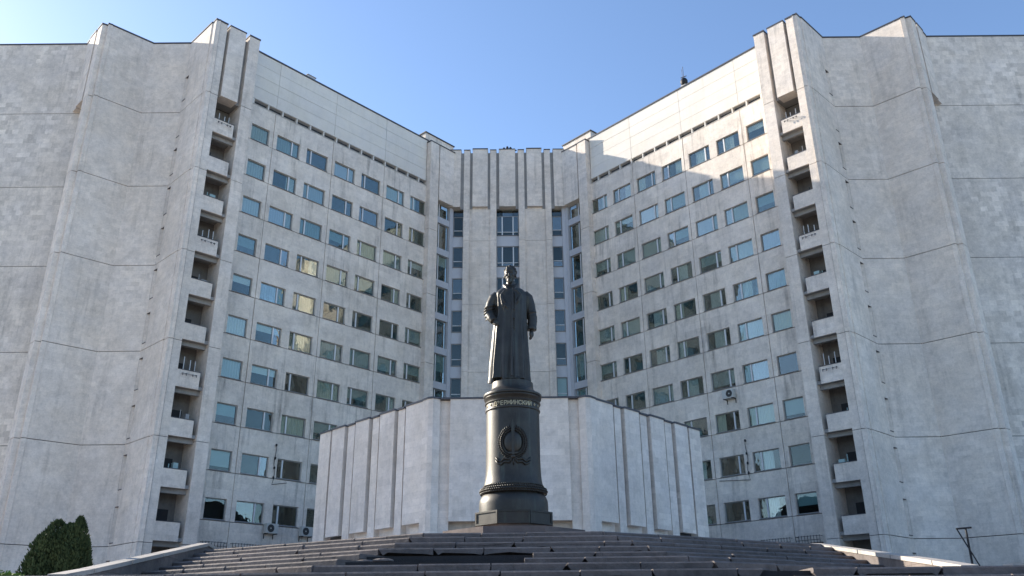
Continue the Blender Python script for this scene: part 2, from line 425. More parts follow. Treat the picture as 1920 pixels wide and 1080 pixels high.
    runs = [(22.90, 53.78, 23.02, 54.28), (23.02, 54.28, 23.4, 54.12), (23.4, 54.12, 25.95, 56.6), (25.95, 56.6, 29.0, 56.6), (29.0, 56.6, 31.6, 54.12), (31.6, 54.12, 31.75, 54.35), (31.75, 54.35, 32.1, 54.12)]
    for ri, (xa, ya, xb, yb) in enumerate(runs):
        u = Vector((s*(xb-xa), yb-ya)); L = u.length; u.normalize()
        n = Vector((u.y, -u.x)) if s == 1 else Vector((-u.y, u.x))
        G = Fr(P(xa, ya), u, n)
        for j in range(len(zz)-1):
            if ri == 2:      # with the stacked window slots near the inner corner
                sl_ = [41.7-3.38*k for k in range(12)]
                hs = sorted([z for z in sl_ if zz[j]+.2 < z < zz[j+1]-.1])
                zl = [zz[j]+.024]
                holes = set()
                for z in hs:
                    lo = max(z-2.3, zz[j]+.06)
                    if lo > zl[-1]+.02: zl += [lo, z]; holes.add((1, len(zl)-2))
                zl.append(zz[j+1]-.024)
                part('wall_panel', cellwall(G, [0, L-.60, L], zl, holes, 0, -.32), M['stone'], bld)
            else:
                part('wall_panel', B(G, 0, L, -.30, 0, zz[j]+.024, zz[j+1]-.024), M['stone'], bld)
        if ri == 2: 
            part('slot_back', B(G, .3, L-.1, -.62, -.58, GZ, TOP-.1), M['stone'], bld)
            part('wall_core', B(G, .06, L-.62, -.3, -.09, GZ, TOP-.05), M['joint'], bld)
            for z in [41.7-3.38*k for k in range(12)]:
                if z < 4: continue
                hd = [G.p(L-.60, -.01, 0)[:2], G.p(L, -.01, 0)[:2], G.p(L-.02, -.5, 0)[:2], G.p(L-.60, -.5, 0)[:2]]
                part('slot_head_shade', prism(hd, z-.05, z-.012), M['coping'], bld)  # shade under the slot head, put in as a dark sheet
                part('slot_sill', B(G, L-.62, L-.1, -.2, .03, z-2.34, z-2.29), M['coping'], bld)
            part('slot_jamb', B(Fr(P(25.0, 56.61), (s, 0), (0, -1)), 0, .94, -.2, 0, GZ, TOP-.1), M['stone'], bld)
        else: part('wall_core', B(G, .06, L-.06, -.3, -.09, GZ, TOP-.05), M['joint'], bld)
        part('coping', B(G, -.03, L+.03, -.3, .05, TOP, TOP+.10), M['coping'], bld)
    T2 = Fr(P(32.1, 54.12), (s*1, 1), (s*1, -1))
    for j in range(len(zz)-1): part('pier', B(T2, 0, .95, -1.5, 0, zz[j]+.02, zz[j+1]-.02), M['stone'], bld)
    part('coping', B(T2, -.03, .98, -1.5, .05, TOP, TOP+.12), M['coping'], bld)
    part('upper_box', B(T2, 1.2, 2.45, -1.5, .02, 38.5, TOP), M['stone'], bld)
    part('coping', B(T2, 1.16, 2.5, -1.5, .06, TOP, TOP+.12), M['coping'], bld)
    part('upper_box', B(T2, 2.62, 3.3, -1.5, -.05, 38.5, TOP), M['stone'], bld)
    part('coping', B(T2, 2.58, 3.34, -1.5, .0, TOP, TOP+.12), M['coping'], bld)
    part('recess_wall', B(T2, .95, 3.3, -1.9, -1.5, GZ, TOP-.3), M['recess'], bld)
    G = Fr(P(33.6, 56.6), (s, 0), (0, -1))
    for j in range(len(zz)-1):
        FW = 11.5 if s == -1 else 34
        part('wall_panel', B(G, 0, FW, -.28, 0, zz[j]+.022, zz[j+1]-.022), M['farstone'], bld)
    part('wall_core', B(G, 0, FW, -12, -.04, GZ, TOP-.05), M['joint'], bld)
    part('coping', B(G, 0, FW, -.3, .05, TOP, TOP+.10), M['coping'], bld)
    part('roof', prism([P(21.5, 58.5), P(24, 55.5), P(26, 57.2), P(29, 57.2), P(31.5, 55), P(34, 57.5), P(34, 70), P(24, 70)], 44.2, 44.8), M['dark'], bld)

# ---- core between the wings
C = Fr((CX-.13, 74.6), (1, 0), (0, -1))
cz = [GZ, 9.0, 15.5, 22.1, 28.7, 35.35]
for s in (-1, 1):
    bx = lambda a, b, *r: B(C, min(s*a, s*b), max(s*a, s*b), *r)
    for a, b in ((3.74, 4.34), (1.1, 1.7)):
        for j in range(len(cz)): part('pier', bx(a, b, -.5, .42, cz[j]+.012, (cz[j+1] if j < 5 else 45.45)-.012), M['stone'], bld)
        part('coping', bx(a-.03, b+.03, -.5, .47, 45.45, 45.53), M['coping'], bld)
    for j in range(len(cz)): part('wall_panel', bx(1.7, 3.74, -.4, .27, cz[j]+.012, (cz[j+1] if j < 5 else 39.0)-.012), M['stone'], bld)
    part('band_panel', bx(1.96, 3.46, -.4, .62, 38.95, 45.45), M['stone'], bld)
    part('coping', bx(1.93, 3.49, -.4, .67, 45.45, 45.56), M['coping'], bld)
    part('band_panel', bx(4.66, 5.9, -.4, .55, 38.95, 45.4), M['stone'], bld)
    part('coping', bx(4.62, 5.75, -.4, .6, 45.4, 45.48), M['coping'], bld)
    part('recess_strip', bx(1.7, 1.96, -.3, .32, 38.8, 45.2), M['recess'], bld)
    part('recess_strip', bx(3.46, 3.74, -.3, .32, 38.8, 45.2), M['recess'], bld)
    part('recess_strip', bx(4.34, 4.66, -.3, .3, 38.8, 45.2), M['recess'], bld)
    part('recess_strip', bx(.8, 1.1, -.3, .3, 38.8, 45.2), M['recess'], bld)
    wn = window_meshes(C, .95, 2.12, None, ('n', s), transom=.62)
    for k in range(-1, 9):
        zt = 34.84-3.3*k; zb = zt-2.12
        if zb < GZ: break
        put_window(C, (4.38 if s == 1 else -5.33), zb, wn, random.choice([None, 'blind', None, None]))
        part('spandrel', bx(4.34, 5.36, -.25, -.06, zb-1.18+.015, zb-.02), M['spandrel'], bld)
    part('corner_mullion', bx(5.36, 5.75, -.3, .05, GZ, 38.95), M['spandrel'], bld)
part('band_panel', B(C, -.8, .8, -.4, .62, 38.95, 45.4), M['stone'], bld)
part('coping', B(C, -.83, .83, -.4, .67, 45.4, 45.48), M['coping'], bld)
wc = window_meshes(C, 2.14, 2.12, [.25, .75], 'c', transom=.38)
for k in range(-1, 9):
    zb = 34.9-3.3*k-2.12
    if zb < GZ: break
    put_window(C, -1.07, zb, wc, None)
    part('spandrel', B(C, -1.1, 1.1, -.25, -.06, zb-1.18+.015, zb-.02), M['spandrel'], bld)
for a_, b_ in ((-1.08, -.56), (-.5, .5), (.56, 1.08), (-5.3, -4.4), (4.4, 5.3)):
    part('top_pane', B(C, a_, b_, -.14, -.12, 38.19, 38.94), M['glass'], bld)
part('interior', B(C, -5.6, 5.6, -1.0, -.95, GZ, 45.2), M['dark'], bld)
part('roof', B(C, -6, 6, -14, -.4, 44.3, 45.2), M['dark'], bld)

# ---- things fixed to the facade or standing on its roof
def tube(mb, pts, r, n=8):
    pts = [Vector(p) for p in pts]; k0 = len(mb.v)
    rr = r if isinstance(r, (list, tuple)) else [r]*len(pts)
    for i, p in enumerate(pts):
        d = (pts[min(i+1, len(pts)-1)]-pts[max(i-1, 0)]).normalized()
        a = d.orthogonal().normalized() if i == 0 else (a-d*a.dot(d)).normalized()
        b = d.cross(a)
        for j in range(n):
            t = 2*math.pi*j/n; mb.v.append(tuple(p+(a*math.cos(t)+b*math.sin(t))*rr[i]))
    for i in range(len(pts)-1):
        for j in range(n): mb.f.append((k0+i*n+j, k0+i*n+(j+1) % n, k0+(i+1)*n+(j+1) % n, k0+(i+1)*n+j))
    mb.f.append(tuple(k0+j for j in range(n))); mb.f.append(tuple(k0+(len(pts)-1)*n+j for j in range(n)))
    return mb
def ellipsoid(mb, c, r, rot=None, n=14, m=9):
    k0 = len(mb.v); c = Vector(c)
    for i in range(1, m):
        ph = math.pi*i/m
        for j in range(n):
            th = 2*math.pi*j/n; v = Vector((r[0]*math.sin(ph)*math.cos(th), r[1]*math.sin(ph)*math.sin(th), r[2]*math.cos(ph)))
            if rot is not None: v = rot@v
            mb.v.append(tuple(c+v))
    for sgn in (1, -1):
        v = Vector((0, 0, r[2]*sgn)); v = rot@v if rot is not None else v; mb.v.append(tuple(c+v))
    for i in range(m-2):
        for j in range(n): mb.f.append((k0+i*n+j, k0+i*n+(j+1) % n, k0+(i+1)*n+(j+1) % n, k0+(i+1)*n+j))
    t, b = k0+(m-1)*n, k0+(m-1)*n+1
    for j in range(n): mb.f.append((k0+j, k0+(j+1) % n, t)); mb.f.append((k0+(m-2)*n+j, k0+(m-2)*n+(j+1) % n, b))
    return mb

def ac_unit(F, t, z, label):
    o = F.p(t+.4, .25, z); a = root('air_conditioner', o, label, 'air conditioner', 'air conditioners hanging under the windows')
    part('casing', B(F, t, t+.95, .10, .48, z+.06, z+.72), M['ac'], a)
    g = MB(); c = Vector(F.p(t+.34, .485, z+.39)); n = 20
    vs = []
    for rr in (.06, .27):
        for dd in (0, .02):
            for j in range(n):
                th = 2*math.pi*j/n; q = c+F.u*rr*math.cos(th)+Vector((0, 0, rr*math.sin(th)))+F.n*dd; vs.append(tuple(q))
    fs = []
    for j in range(n):
        k = (j+1) % n
        fs += [(n+j, n+k, 3*n+k, 3*n+j), (2*n+j, 2*n+k, 3*n+k, 3*n+j), (j, k, n+k, n+j)]
    g.add(vs, fs); part('fan_grille', g, M['grille'], a)
    b = MB()
    for q in (.08, .82): box(b, F, t+q, t+q+.05, 0, .55, z, z+.05); box(b, F, t+q, t+q+.05, .0, .04, z-.3, z)
    part('bracket', b, M['metal'], a)
FL, FR_ = wing_frame(-1), wing_frame(1)
ac_unit(FL, 4.62, 6.62, 'air conditioner under the lowest row of left wing windows, nearer the balconies')
ac_unit(FL, 7.55, 6.62, 'air conditioner low on left wing, half hidden by the corner of the front hall')
ac_unit(FR_, 5.3, 16.2, 'boxy air conditioner hanging under a right wing window, above the front hall')

def light_string(F, t, label, tail):
    c = MB(); pts = [F.p(t+.04*math.sin(i*1.3), .10+.03*math.cos(i), 13.0-i*.36) for i in range(8)]
    a = root('hanging_cable', F.p(t, 0, 10.2), label, 'cable', 'cables hanging down the wings')
    tube(c, pts, .022, 6); tube(c, [pts[-1], F.p(t-.05, .06, 10.1), F.p(t+tail, .04, 10.25+.1)], .02, 6)
    part('wire', c, M['cable'], a)
    for z in (12.95, 12.0, 11.3, 10.6):
        e = MB(); ellipsoid(e, F.p(t, .12, z), (.075, .075, .11)); part('lamp', e, M['cable'], a, True)
light_string(FL, 5.0, 'dark cable with lamp pods hanging between the lower windows of left wing', 1.2)
light_string(FR_, 4.95, 'dark cable with lamp pods hanging between the lower windows of right wing', 2.6)

for s, F in ((-1, FL), (1, FR_)):                      # iron baskets above the basement windows
    side = 'left' if s == -1 else 'right'
    for i, (a, b) in enumerate(((0.0, 1.8), (2.2, 4.5))):
        g = root('window_basket', F.p(a, 0, 5.1), 'black iron basket grille low on %s wing, %s the balconies' % (side, ('next to', 'farther from')[i]), 'grille', 'iron basket grilles at the foot of the wings')
        q = MB()
        for z in (5.3, 5.55, 5.8): box(q, F, a, b, .33, .36, z, z+.03)
        for z in (5.3, 5.8): box(q, F, a, a+.03, 0, .36, z, z+.03); box(q, F, b-.03, b, 0, .36, z, z+.03)
        part('rail', q, M['metal'], g)
        t = a; q = MB()
        while t < b: box(q, F, t, t+.025, .34, .365, 3.9, 5.86); t += .22
        part('bar', q, M['metal'], g)

an = root('rooftop_beacon', FR_.p(7.2, -.2, 45.4), 'small dark rooftop device with thin rods on the edge of right wing', 'antenna')
q = MB(); ellipsoid(q, FR_.p(7.2, -.2, 45.95), (.34, .34, .42)); part('drum', q, M['metal'], an, True)
q = MB(); box(q, FR_, 7.0, 7.5, -.4, -.05, 45.42, 45.62); part('foot', q, M['ac'], an)
q = MB(); tube(q, [FR_.p(7.2, -.2, 46.3), FR_.p(7.2, -.2, 47.6)], .022, 6); tube(q, [FR_.p(6.9, -.2, 46.45), FR_.p(7.5, -.2, 46.55)], .04, 6); tube(q, [FR_.p(7.32, -.2, 46.3), FR_.p(7.34, -.2, 47.4)], .015, 6)
part('rod', q, M['metal'], an)
vt = root('rooftop_vent', FL.p(5.1, -.3, 45.4), 'low grey box vent peeking over the edge of left wing roof', 'vent')
part('casing', B(FL, 4.7, 5.5, -.7, -.1, 45.43, 45.72), M['spandrel'], vt)
part('lid', B(FL, 4.64, 5.56, -.76, -.04, 45.72, 45.78), M['frame'], vt)
orn = root('rooftop_ornament', C.p(0, .2, 45.5), 'dark fan of rounded lobes standing on the middle of the roof edge', 'ornament')
for i, (x, h) in enumerate(((-.62, .12), (-.34, .34), (0.0, .46), (.32, .38), (.62, .22), (.82, .10))):
    q = MB(); ellipsoid(q, C.p(x+.03, .2, 45.5+h*.5), (.15, .09, h*.72)); part('lobe', q, M['metal'], orn, True)

# ================================================================== FRONT HALL (podium)
hall = root('entrance_hall', (CX, 45, GZ), 'windowless pale stone hall with vertical ribs and panels right behind the statue', 'building')
HT = 10.5
part('hall_body', prism([(x+CX, y) for x, y in [(-3.75, 40.35), (3.75, 40.35), (10.2, 47.4), (6, 56), (-6, 56), (-10.2, 47.4)]], GZ, HT-.12), M['joint'], hall)
for s in (-1, 1):
    H_ = Fr((s*3.78+CX, 39.75), (s*6.96, 7.55), (s*7.55, -6.96))
    L = 10.27
    pan = [(.64, 2.02), (3.0, 4.28), (5.3, 6.58), (7.66, 8.92)]
    rib = [(2.24, 2.80), (4.50, 5.09), (6.80, 7.45)]
    for i, (a, b) in enumerate(pan):
        part('hanging_panel', B(H_, a, b, -.25, .0, 4.77, HT), M['podium'], hall)
        part('coping', B(H_, a-.04, b+.04, -.3, .05, HT, HT+.09), M['coping'], hall)
    for a, b in rib:
        part('rib', B(H_, a, b, -.545, -.10, GZ, HT-.03), M['podium'], hall)
        part('coping', B(H_, a-.03, b+.03, -.5, -.01, HT-.03, HT+.06), M['coping'], hall)
    part('corner_pier', B(H_, 9.14, L, -1.2, -.03, GZ, HT), M['podium'], hall)
    part('coping', B(H_, 9.1, L+.05, -1.2, .03, HT, HT+.08), M['coping'], hall)
    part('base_wall', B(H_, .5, 7.5, -.54, -.40, GZ, 5.2), M['podium'], hall)
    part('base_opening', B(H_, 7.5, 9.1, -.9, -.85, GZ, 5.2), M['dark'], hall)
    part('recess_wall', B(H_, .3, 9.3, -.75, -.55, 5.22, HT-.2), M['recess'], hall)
    # chamfered prow pier and recessed pilaster beside it
    P = lambda x, y: (s*x+CX, y)
    part('prow_pier', prism([P(3.34, 39.9), P(3.66, 39.72), P(3.9, 39.80), P(4.22, 40.2), P(3.9, 40.6), P(3.34, 40.5)], GZ, HT+.02), M['podium'], hall)
    part('coping', prism([P(3.32, 39.85), P(3.66, 39.67), P(3.92, 39.75), P(4.25, 40.2), P(3.9, 40.6), P(3.32, 40.5)], HT+.02, HT+.11), M['coping'], hall)
    part('pilaster', prism([P(2.86, 40.05), P(3.34, 40.05), P(3.34, 40.5), P(2.86, 40.5)], GZ, HT-.02), M['podium'], hall)
F0 = Fr((CX, 39.82), (1, 0), (0, -1))
part('hanging_panel', B(F0, -2.84, 2.84, -.3, 0, 4.77, HT), M['podium'], hall)
part('coping', B(F0, -3.3, 3.3, -.35, .05, HT, HT+.08), M['coping'], hall)
part('base_wall', B(F0, -3.4, 3.4, -.55, -.45, GZ, 5.0), M['base'], hall)

# ================================================================== GROUND
def structure(name, mb, mat, base=(0, 0, 0)):
    o = link(name, mb.mesh(name, mat, off=base), None, base, 'structure'); return o
structure('ground', MB().add([(-900, -900, -1.65), (900, -900, -1.65), (900, 900, -1.65), (-900, 900, -1.65)], [(0, 1, 2, 3)]), M['paving'])
structure('terrace', prism([(-95, 13.0), (95, 13.0), (95, 140), (-95, 140)], -1.64, GZ), M['paving'])

# ---- stairs: faceted flight climbing to the monument
YK = [17.5, 16.78, 16.25, 15.66, 14.95, 14.12, 13.25, 12.55]
stairs = root('stairs', (0, 12, -1.65), kind='structure')
def mk_slab(p0, p1, inward, z, h, depth, chipL, chipR, wave):
    """stone slab with a worn, chipped lower edge"""
    p0, p1 = Vector(p0), Vector(p1); u = (p1-p0); L = u.length; u.normalize(); nd = Vector(inward).normalized()
    jz = random.uniform(-.006, .006); jd = random.uniform(-.022, .022)
    prof = [(0, 0), (0, -h+chipL)] + ([(chipL*.8, -h)] if chipL > .01 else [])
    if wave:
        k = max(3, int(L/.28)); prof += [(L*(i+.5)/k, -h+random.uniform(0, wave)) for i in range(k) if .12 < L*(i+.5)/k < L-.12]
    prof += ([(L-chipR*.8, -h)] if chipR > .01 else [])+[(L, -h+chipR), (L, 0)]
    # slightly worn top corners
    prof[0] = (.006, 0); prof[-1] = (L-.006, 0)
    vs = []
    for dd, lo in ((0, .024), (.03, 0), (depth, 0)):
        for i, (a, b) in enumerate(prof):
            q = p0+u*a+nd*(dd+jd); vs.append((q.x, q.y, z+b+jz-(lo if b == 0 else 0)))
    n = len(prof); fs = [tuple(range(n)), tuple(range(3*n-1, 2*n-1, -1))]
    for g in (0, n): fs += [(g+i, g+(i+1) % n, g+(i+1) % n+n, g+i+n) for i in range(n)]
    return MB().add(vs, fs)
FLX = lambda y: 6.72+(y-14.8)*.098                       # inner face of the flank walls
fill = MB()
for k in range(0, 24):
    z = 1.871-.15*k
    y = YK[k] if k < 8 else YK[7]-.62*(k-7) if k < 11 else YK[7]-.62*3-.36*(k-10)
    xc = 1.80+.2*k
    if k < 7:
        yl = y; 
        # side facets run back at 30 degrees until they meet the flank wall
        xe = FLX(y+3.0)-.02; ye = y+(xe-xc)*math.tan(R(30))
        line = [(-xe, ye), (-xc, y), (xc, y), (xe, ye)]
        prism([(-xe, ye+.17), (-xc, y+.17), (xc, y+.17), (xe, ye+.17), (xe, 24), (-xe, 24)], z-.15, z-.035, fill)
    else:
        line = [(-11.5, y), (11.5, y)]
        prism([(-11.5, y+.11), (11.5, y+.11), (11.5, 14), (-11.5, 14)], z-.15, z-.035, fill)
    for a, b in zip(line[:-1], line[1:]):
        a, b = Vector(a), Vector(b); u = (b-a); L = u.length; u.normalize(); inw = Vector((-u.y, u.x))
        t = 0; 
        while t < L-.02:
            w = random.uniform(.85, 1.7)
            if L-t-w < .5: w = L-t
            p0, p1 = a+u*(t+.006), a+u*(t+w-.006)
            mid = (p0+p1)/2; t += w
            if k in (4, 5) and -2.75+(.0 if k == 5 else .3) < mid.x < -.15: continue       # the collapsed stretch
            if k == 7 and p0.x < 4.2 and p1.x > 3.55:                                       # a gap where a slab broke out
                for q0, q1 in ((p0.x, 3.52), (4.22, p1.x)):
                    if q1-q0 > .12: part('stone_slab', mk_slab((q0, y), (q1, y), inw, z, .12, .72, .05, .09, .02), M['step'], stairs)
                continue
            cl, cr = [random.choice([0, .02, .045, .07, .10]) for _ in range(2)]
            wv = .05 if (k == 3 and -2.6 < mid.x < .3) else random.choice([0, .0, .028, .045])
            if k > 10: cl = cr = wv = 0
            part('stone_slab', mk_slab(p0, p1, inw, z, .122+random.uniform(-.006, .006), .72, cl, cr, wv), M['step'], stairs)
part('stair_core', fill, M['earth'], stairs)
rub = MB()
for x, y, z, r in ((-2.28, 14.3, 1.00, .13), (-2.18, 14.75, 1.14, .12), (-.62, 14.25, 1.02, .07), (-1.5, 14.4, 1.0, .05), (-2.5, 14.9, 1.14, .10)):
    ellipsoid(rub, (x, y, z), (r*1.6, r*.8, r*.32), n=7, m=5)
part('broken_stone', rub, M['step'], stairs, kind='stuff')
structure('landing', prism([(-7.3, 20.7), (-1.8, 17.62), (1.8, 17.62), (7.3, 20.7), (7.3, 38), (-7.3, 38)], GZ+.01, 1.83), M['paving'])
for s in (-1, 1):
    side = ('left', 'right')[s > 0]
    fw = root('flank_wall', (s*7.2, 18, GZ), 'sloping pale stone coping wall closing the %s end of the stairs' % side, 'wall')
    yt = 21.1 if s < 0 else 21.9
    def sec(y, x, z): return [(s*x, y, z), (s*(x+.20), y, z)]
    body = MB(); cop = MB()
    a = (yt, FLX(yt), 2.0 if s < 0 else 1.93); b = (14.0, FLX(14.0), .93); c0 = (12.9, FLX(12.9), .78)
    secs = [(yt+5, FLX(yt), 1.6), a, b, c0]
    vs = []
    for y, x, z in secs: vs += [(s*x, y, GZ-.6), (s*(x+.20), y, GZ-.6), (s*(x+.20), y, z), (s*x, y, z)]
    fs = []
    for i in range(3):
        k = 4*i; fs += [(k+j, k+(j+1) % 4, k+4+(j+1) % 4, k+4+j) for j in range(4)]
    fs += [(0, 1, 2, 3), (12, 13, 14, 15)]
    body.add(vs, fs); part('wall_body', body, M['step'], fw)
    for i in range(3):
        (ya, xa, za), (yb, xb, zb) = secs[i], secs[i+1]
        nseg = [2, 4, 1][i]
        for q in range(nseg):
            f0, f1 = q/nseg+.004, (q+1)/nseg-.004
            v = []
            for f in (f0, f1):
                y, x, z = ya+(yb-ya)*f, xa+(xb-xa)*f, za+(zb-za)*f+.004
                v += [(s*(x-.03), y, z), (s*(x+.23), y, z), (s*(x+.23), y, z+.07), (s*(x-.03), y, z+.07)]
            part('coping_stone', MB().add(v, [(0, 1, 2, 3), (4, 5, 6, 7), (0, 1, 5, 4), (1, 2, 6, 5), (2, 3, 7, 6), (3, 0, 4, 7)]), M['flank'], fw)

# ================================================================== PEDESTAL
PX, PY = .018, 20.0
ped = root('pedestal', (PX, PY, 1.83), 'round dark bronze pedestal with wreath relief and gilded lettering under the statue', 'pedestal')
def octa(ap, z0, z1, mb=None):
    r = ap/math.cos(math.pi/8); return prism([(PX+r*math.sin(math.pi/8+k*math.pi/4), PY-r*math.cos(math.pi/8+k*math.pi/4)) for k in range(8)], z0, z1, mb)
part('granite_step', octa(1.58, 1.831, 2.10), M['granite'], ped)
part('granite_base', octa(.80, 2.10, 2.24), M['granite'], ped)
part('plinth', octa(.862, 2.24, 2.53), M['bronze'], ped)
fr = MB()
for k in range(8):
    th = -math.pi/2+k*math.pi/4; n = Vector((math.cos(th), math.sin(th))); u = Vector((-n.y, n.x)); G = Fr((PX+n.x*.862, PY+n.y*.862), u, n)
    hw = .862*math.tan(math.pi/8)
    box(fr, G, -hw, hw, .0005, .018, 2.24, 2.275); box(fr, G, -hw, hw, .0005, .018, 2.495, 2.53)
    box(fr, G, -hw, -hw+.04, .0005, .018, 2.275, 2.495); box(fr, G, hw-.04, hw, .0005, .018, 2.275, 2.495)
part('plinth_frame', fr, M['bronze'], ped)
def lathe(prof, n=72):
    mb = MB()
    for r, z in prof:
        for j in range(n): t = 2*math.pi*j/n; mb.v.append((PX+r*math.cos(t), PY+r*math.sin(t), z))
    for i in range(len(prof)-1):
        for j in range(n): mb.f.append((i*n+j, i*n+(j+1) % n, (i+1)*n+(j+1) % n, (i+1)*n+j))
    mb.f.append(tuple(range(n))); mb.f.append(tuple((len(prof)-1)*n+j for j in range(n)))
    return mb
def smooth_angle(o, a=35):
    for p in o.data.polygons: p.use_smooth = True
    o.data.set_sharp_from_angle(angle=R(a))
o = part('drum_base', lathe([(.80, 2.53), (.80, 2.74), (.79, 2.82), (.755, 2.90), (.72, 2.95)]), M['bronze'], ped); smooth_angle(o)
tor = [(.70, 2.951)]+[(.70+.072*math.cos(a), 3.03+.075*math.sin(a)) for a in [R(x) for x in range(-80, 81, 16)]]+[(.69, 3.115)]
o = part('wreath_ring', lathe(tor), M['bronze'], ped); smooth_angle(o)
lf = MB()
for row in range(3):
    for j in range(84):
        t = 2*math.pi*(j+.5*(row % 2))/84; el = R(-38+row*38)
        c = (PX+(.70+.078*math.cos(el))*math.cos(t), PY+(.70+.078*math.cos(el))*math.sin(t), 3.03+.075*math.sin(el))
        rot = Matrix.Rotation(t, 3, 'Z')@Matrix.Rotation(R(25 if row % 2 else -25), 3, 'X')
        ellipsoid(lf, c, (.024, .034, .020), rot, 6, 5)
part('laurel_leaves', lf, M['bronze'], ped, True, kind='stuff')
bd = MB()
for j in range(90):
    t = 2*math.pi*j/90; ellipsoid(bd, (PX+.698*math.cos(t), PY+.698*math.sin(t), 3.145), (.017, .017, .017), None, 6, 5)
part('bead_row', bd, M['bronze'], ped, True, kind='stuff')
o = part('column', lathe([(.69, 3.116), (.695, 3.17), (.685, 3.20), (.668, 3.28), (.655, 3.40), (.646, 3.56), (.640, 3.8), (.638, 4.90), (.66, 4.912), (.665, 4.93), (.66, 4.948), (.65, 4.952)]), M['bronze'], ped); smooth_angle(o)
o = part('name_band', lathe([(.646, 4.953), (.646, 5.085), (.672, 5.09), (.675, 5.105), (.668, 5.12)]), M['bronze'], ped); smooth_angle(o)
o = part('cornice', lathe([(.64, 5.121), (.645, 5.15), (.67, 5.19), (.69, 5.215), (.695, 5.23), (.672, 5.24), (.672, 5.262), (.70, 5.275), (.708, 5.30), (.70, 5.33), (.66, 5.345), (.62, 5.36), (.585, 5.385), (.56, 5.42), (.535, 5.44), (.515, 5.47), (.505, 5.53), (.50, 5.63)]), M['bronze'], ped); smooth_angle(o)
# gilded name, one letter at a time round the band
txt = 'ДЗЕРЖИНСКИЙ'
for i, ch in enumerate(txt):
    cu = bpy.data.curves.new('letter', 'FONT'); cu.body = ch; cu.size = .142; cu.extrude = .007; cu.offset = .002; cu.align_x = 'CENTER'
    t_o = bpy.data.objects.new('tmp', cu); COL.objects.link(t_o); bpy.context.view_layer.update()
    me = bpy.data.meshes.new_from_object(t_o.evaluated_get(bpy.context.evaluated_depsgraph_get())); bpy.data.objects.remove(t_o); me.name = 'letter'
    ang = R(-39+78*i/(len(txt)-1)); me.materials.clear(); me.materials.append(M['letter'])
    # local: x right, y up, z out of the band
    X = Vector((math.cos(ang), math.sin(ang), 0)); Zz = Vector((math.sin(ang), -math.cos(ang), 0)); Y = Vector((0, 0, 1))
    org = Zz*.652+Vector((0, 0, 4.966-1.83))
    me.transform(Matrix(((X.x*.92, Y.x, Zz.x, org.x), (X.y*.92, Y.y, Zz.y, org.y), (0, 1, 0, org.z), (0, 0, 0, 1))))
    link('letter', me, ped)
for ang in (-68, -53, 53, 68):
    a = R(ang); z = Vector((math.sin(a), -math.cos(a), 0)); x = Vector((math.cos(a), math.sin(a), 0)); c = Vector((PX, PY, 5.02))+z*.65
    q = MB(); q.add([tuple(c+x*.035), tuple(c+Vector((0, 0, .04))), tuple(c-x*.035), tuple(c-Vector((0, 0, .04))), tuple(c+z*.014)], [(0, 1, 4), (1, 2, 4), (2, 3, 4), (3, 0, 4), (0, 1, 2, 3)])
    part('ornament', q, M['letter'], ped)
# relief: upright sword through a shield inside a wreath, ribbon below
def cyl(x, z, d=0.):
    a = x/.638; return (PX+(.638+d)*math.sin(a), PY-(.638+d)*math.cos(a), z)
def relief(pts, d0, d1, mb):
    n = len(pts); vs = [cyl(x, z, d0) for x, z in pts]+[cyl(x, z, d1) for x, z in pts]
    return mb.add(vs, [tuple(range(n, 2*n))]+[(i, (i+1) % n, (i+1) % n+n, i+n) for i in range(n)])
sh = MB(); n = 28
vs = [cyl(0, 4.08, .055)]
for rr, dd in ((.75, .045), (1.0, .01), (1.0, -.01)):
    vs += [cyl(.225*rr*math.cos(2*math.pi*j/n), 4.08+.27*rr*math.sin(2*math.pi*j/n), dd) for j in range(n)]
fs = [(0, 1+j, 1+(j+1) % n) for j in range(n)]
for q in range(2): fs += [(1+q*n+j, 1+q*n+(j+1) % n, 1+(q+1)*n+(j+1) % n, 1+(q+1)*n+j) for j in range(n)]
sh.add(vs, fs); o = part('shield', sh, M['bronze'], ped, True)
sw = MB(); relief([(-.03, 3.78), (-.033, 4.50), (0, 4.62), (.033, 4.50), (.03, 3.78)], -.01, .075, sw); relief([(-.10, 3.80), (.10, 3.80), (.10, 3.84), (-.10, 3.84)], -.01, .08, sw)
part('sword', sw, M['bronze'], ped)
wr = MB()
for side in (-1, 1):
    for j in range(20):
        a = R(-86+j*8.4); rx, rz = .285, .33
        for e in (-1, 1, 0):
            x = side*(rx+e*.042)*math.cos(a); z = 4.08+(rz+e*.042)*math.sin(a)
            ellipsoid(wr, cyl(x, z, .022+.012*(e == 0)), (.017, .022, .042), Matrix.Rotation(side*(-a*.9+.75*e), 3, 'Y'), 6, 5)
part('wreath', wr, M['bronze'], ped, True, kind='stuff')
rb = MB()
for side in (-1, 1):
    pts = [(0, 3.77), (.1, 3.68), (.2, 3.71), (.28, 3.64), (.36, 3.68), (.42, 3.75)]
    for off in (0, -.07): tube(rb, [cyl(side*x, z+off*(1 if i else .3), .02) for i, (x, z) in enumerate(pts)], [.03, .028, .034, .026, .03, .016], 6)
ellipsoid(rb, cyl(0, 3.74, .03), (.06, .05, .05)); tube(rb, [cyl(0, 3.72, .02), cyl(.01, 3.55, .01)], [.03, .012], 6)
part('ribbon', rb, M['bronze'], ped, True)

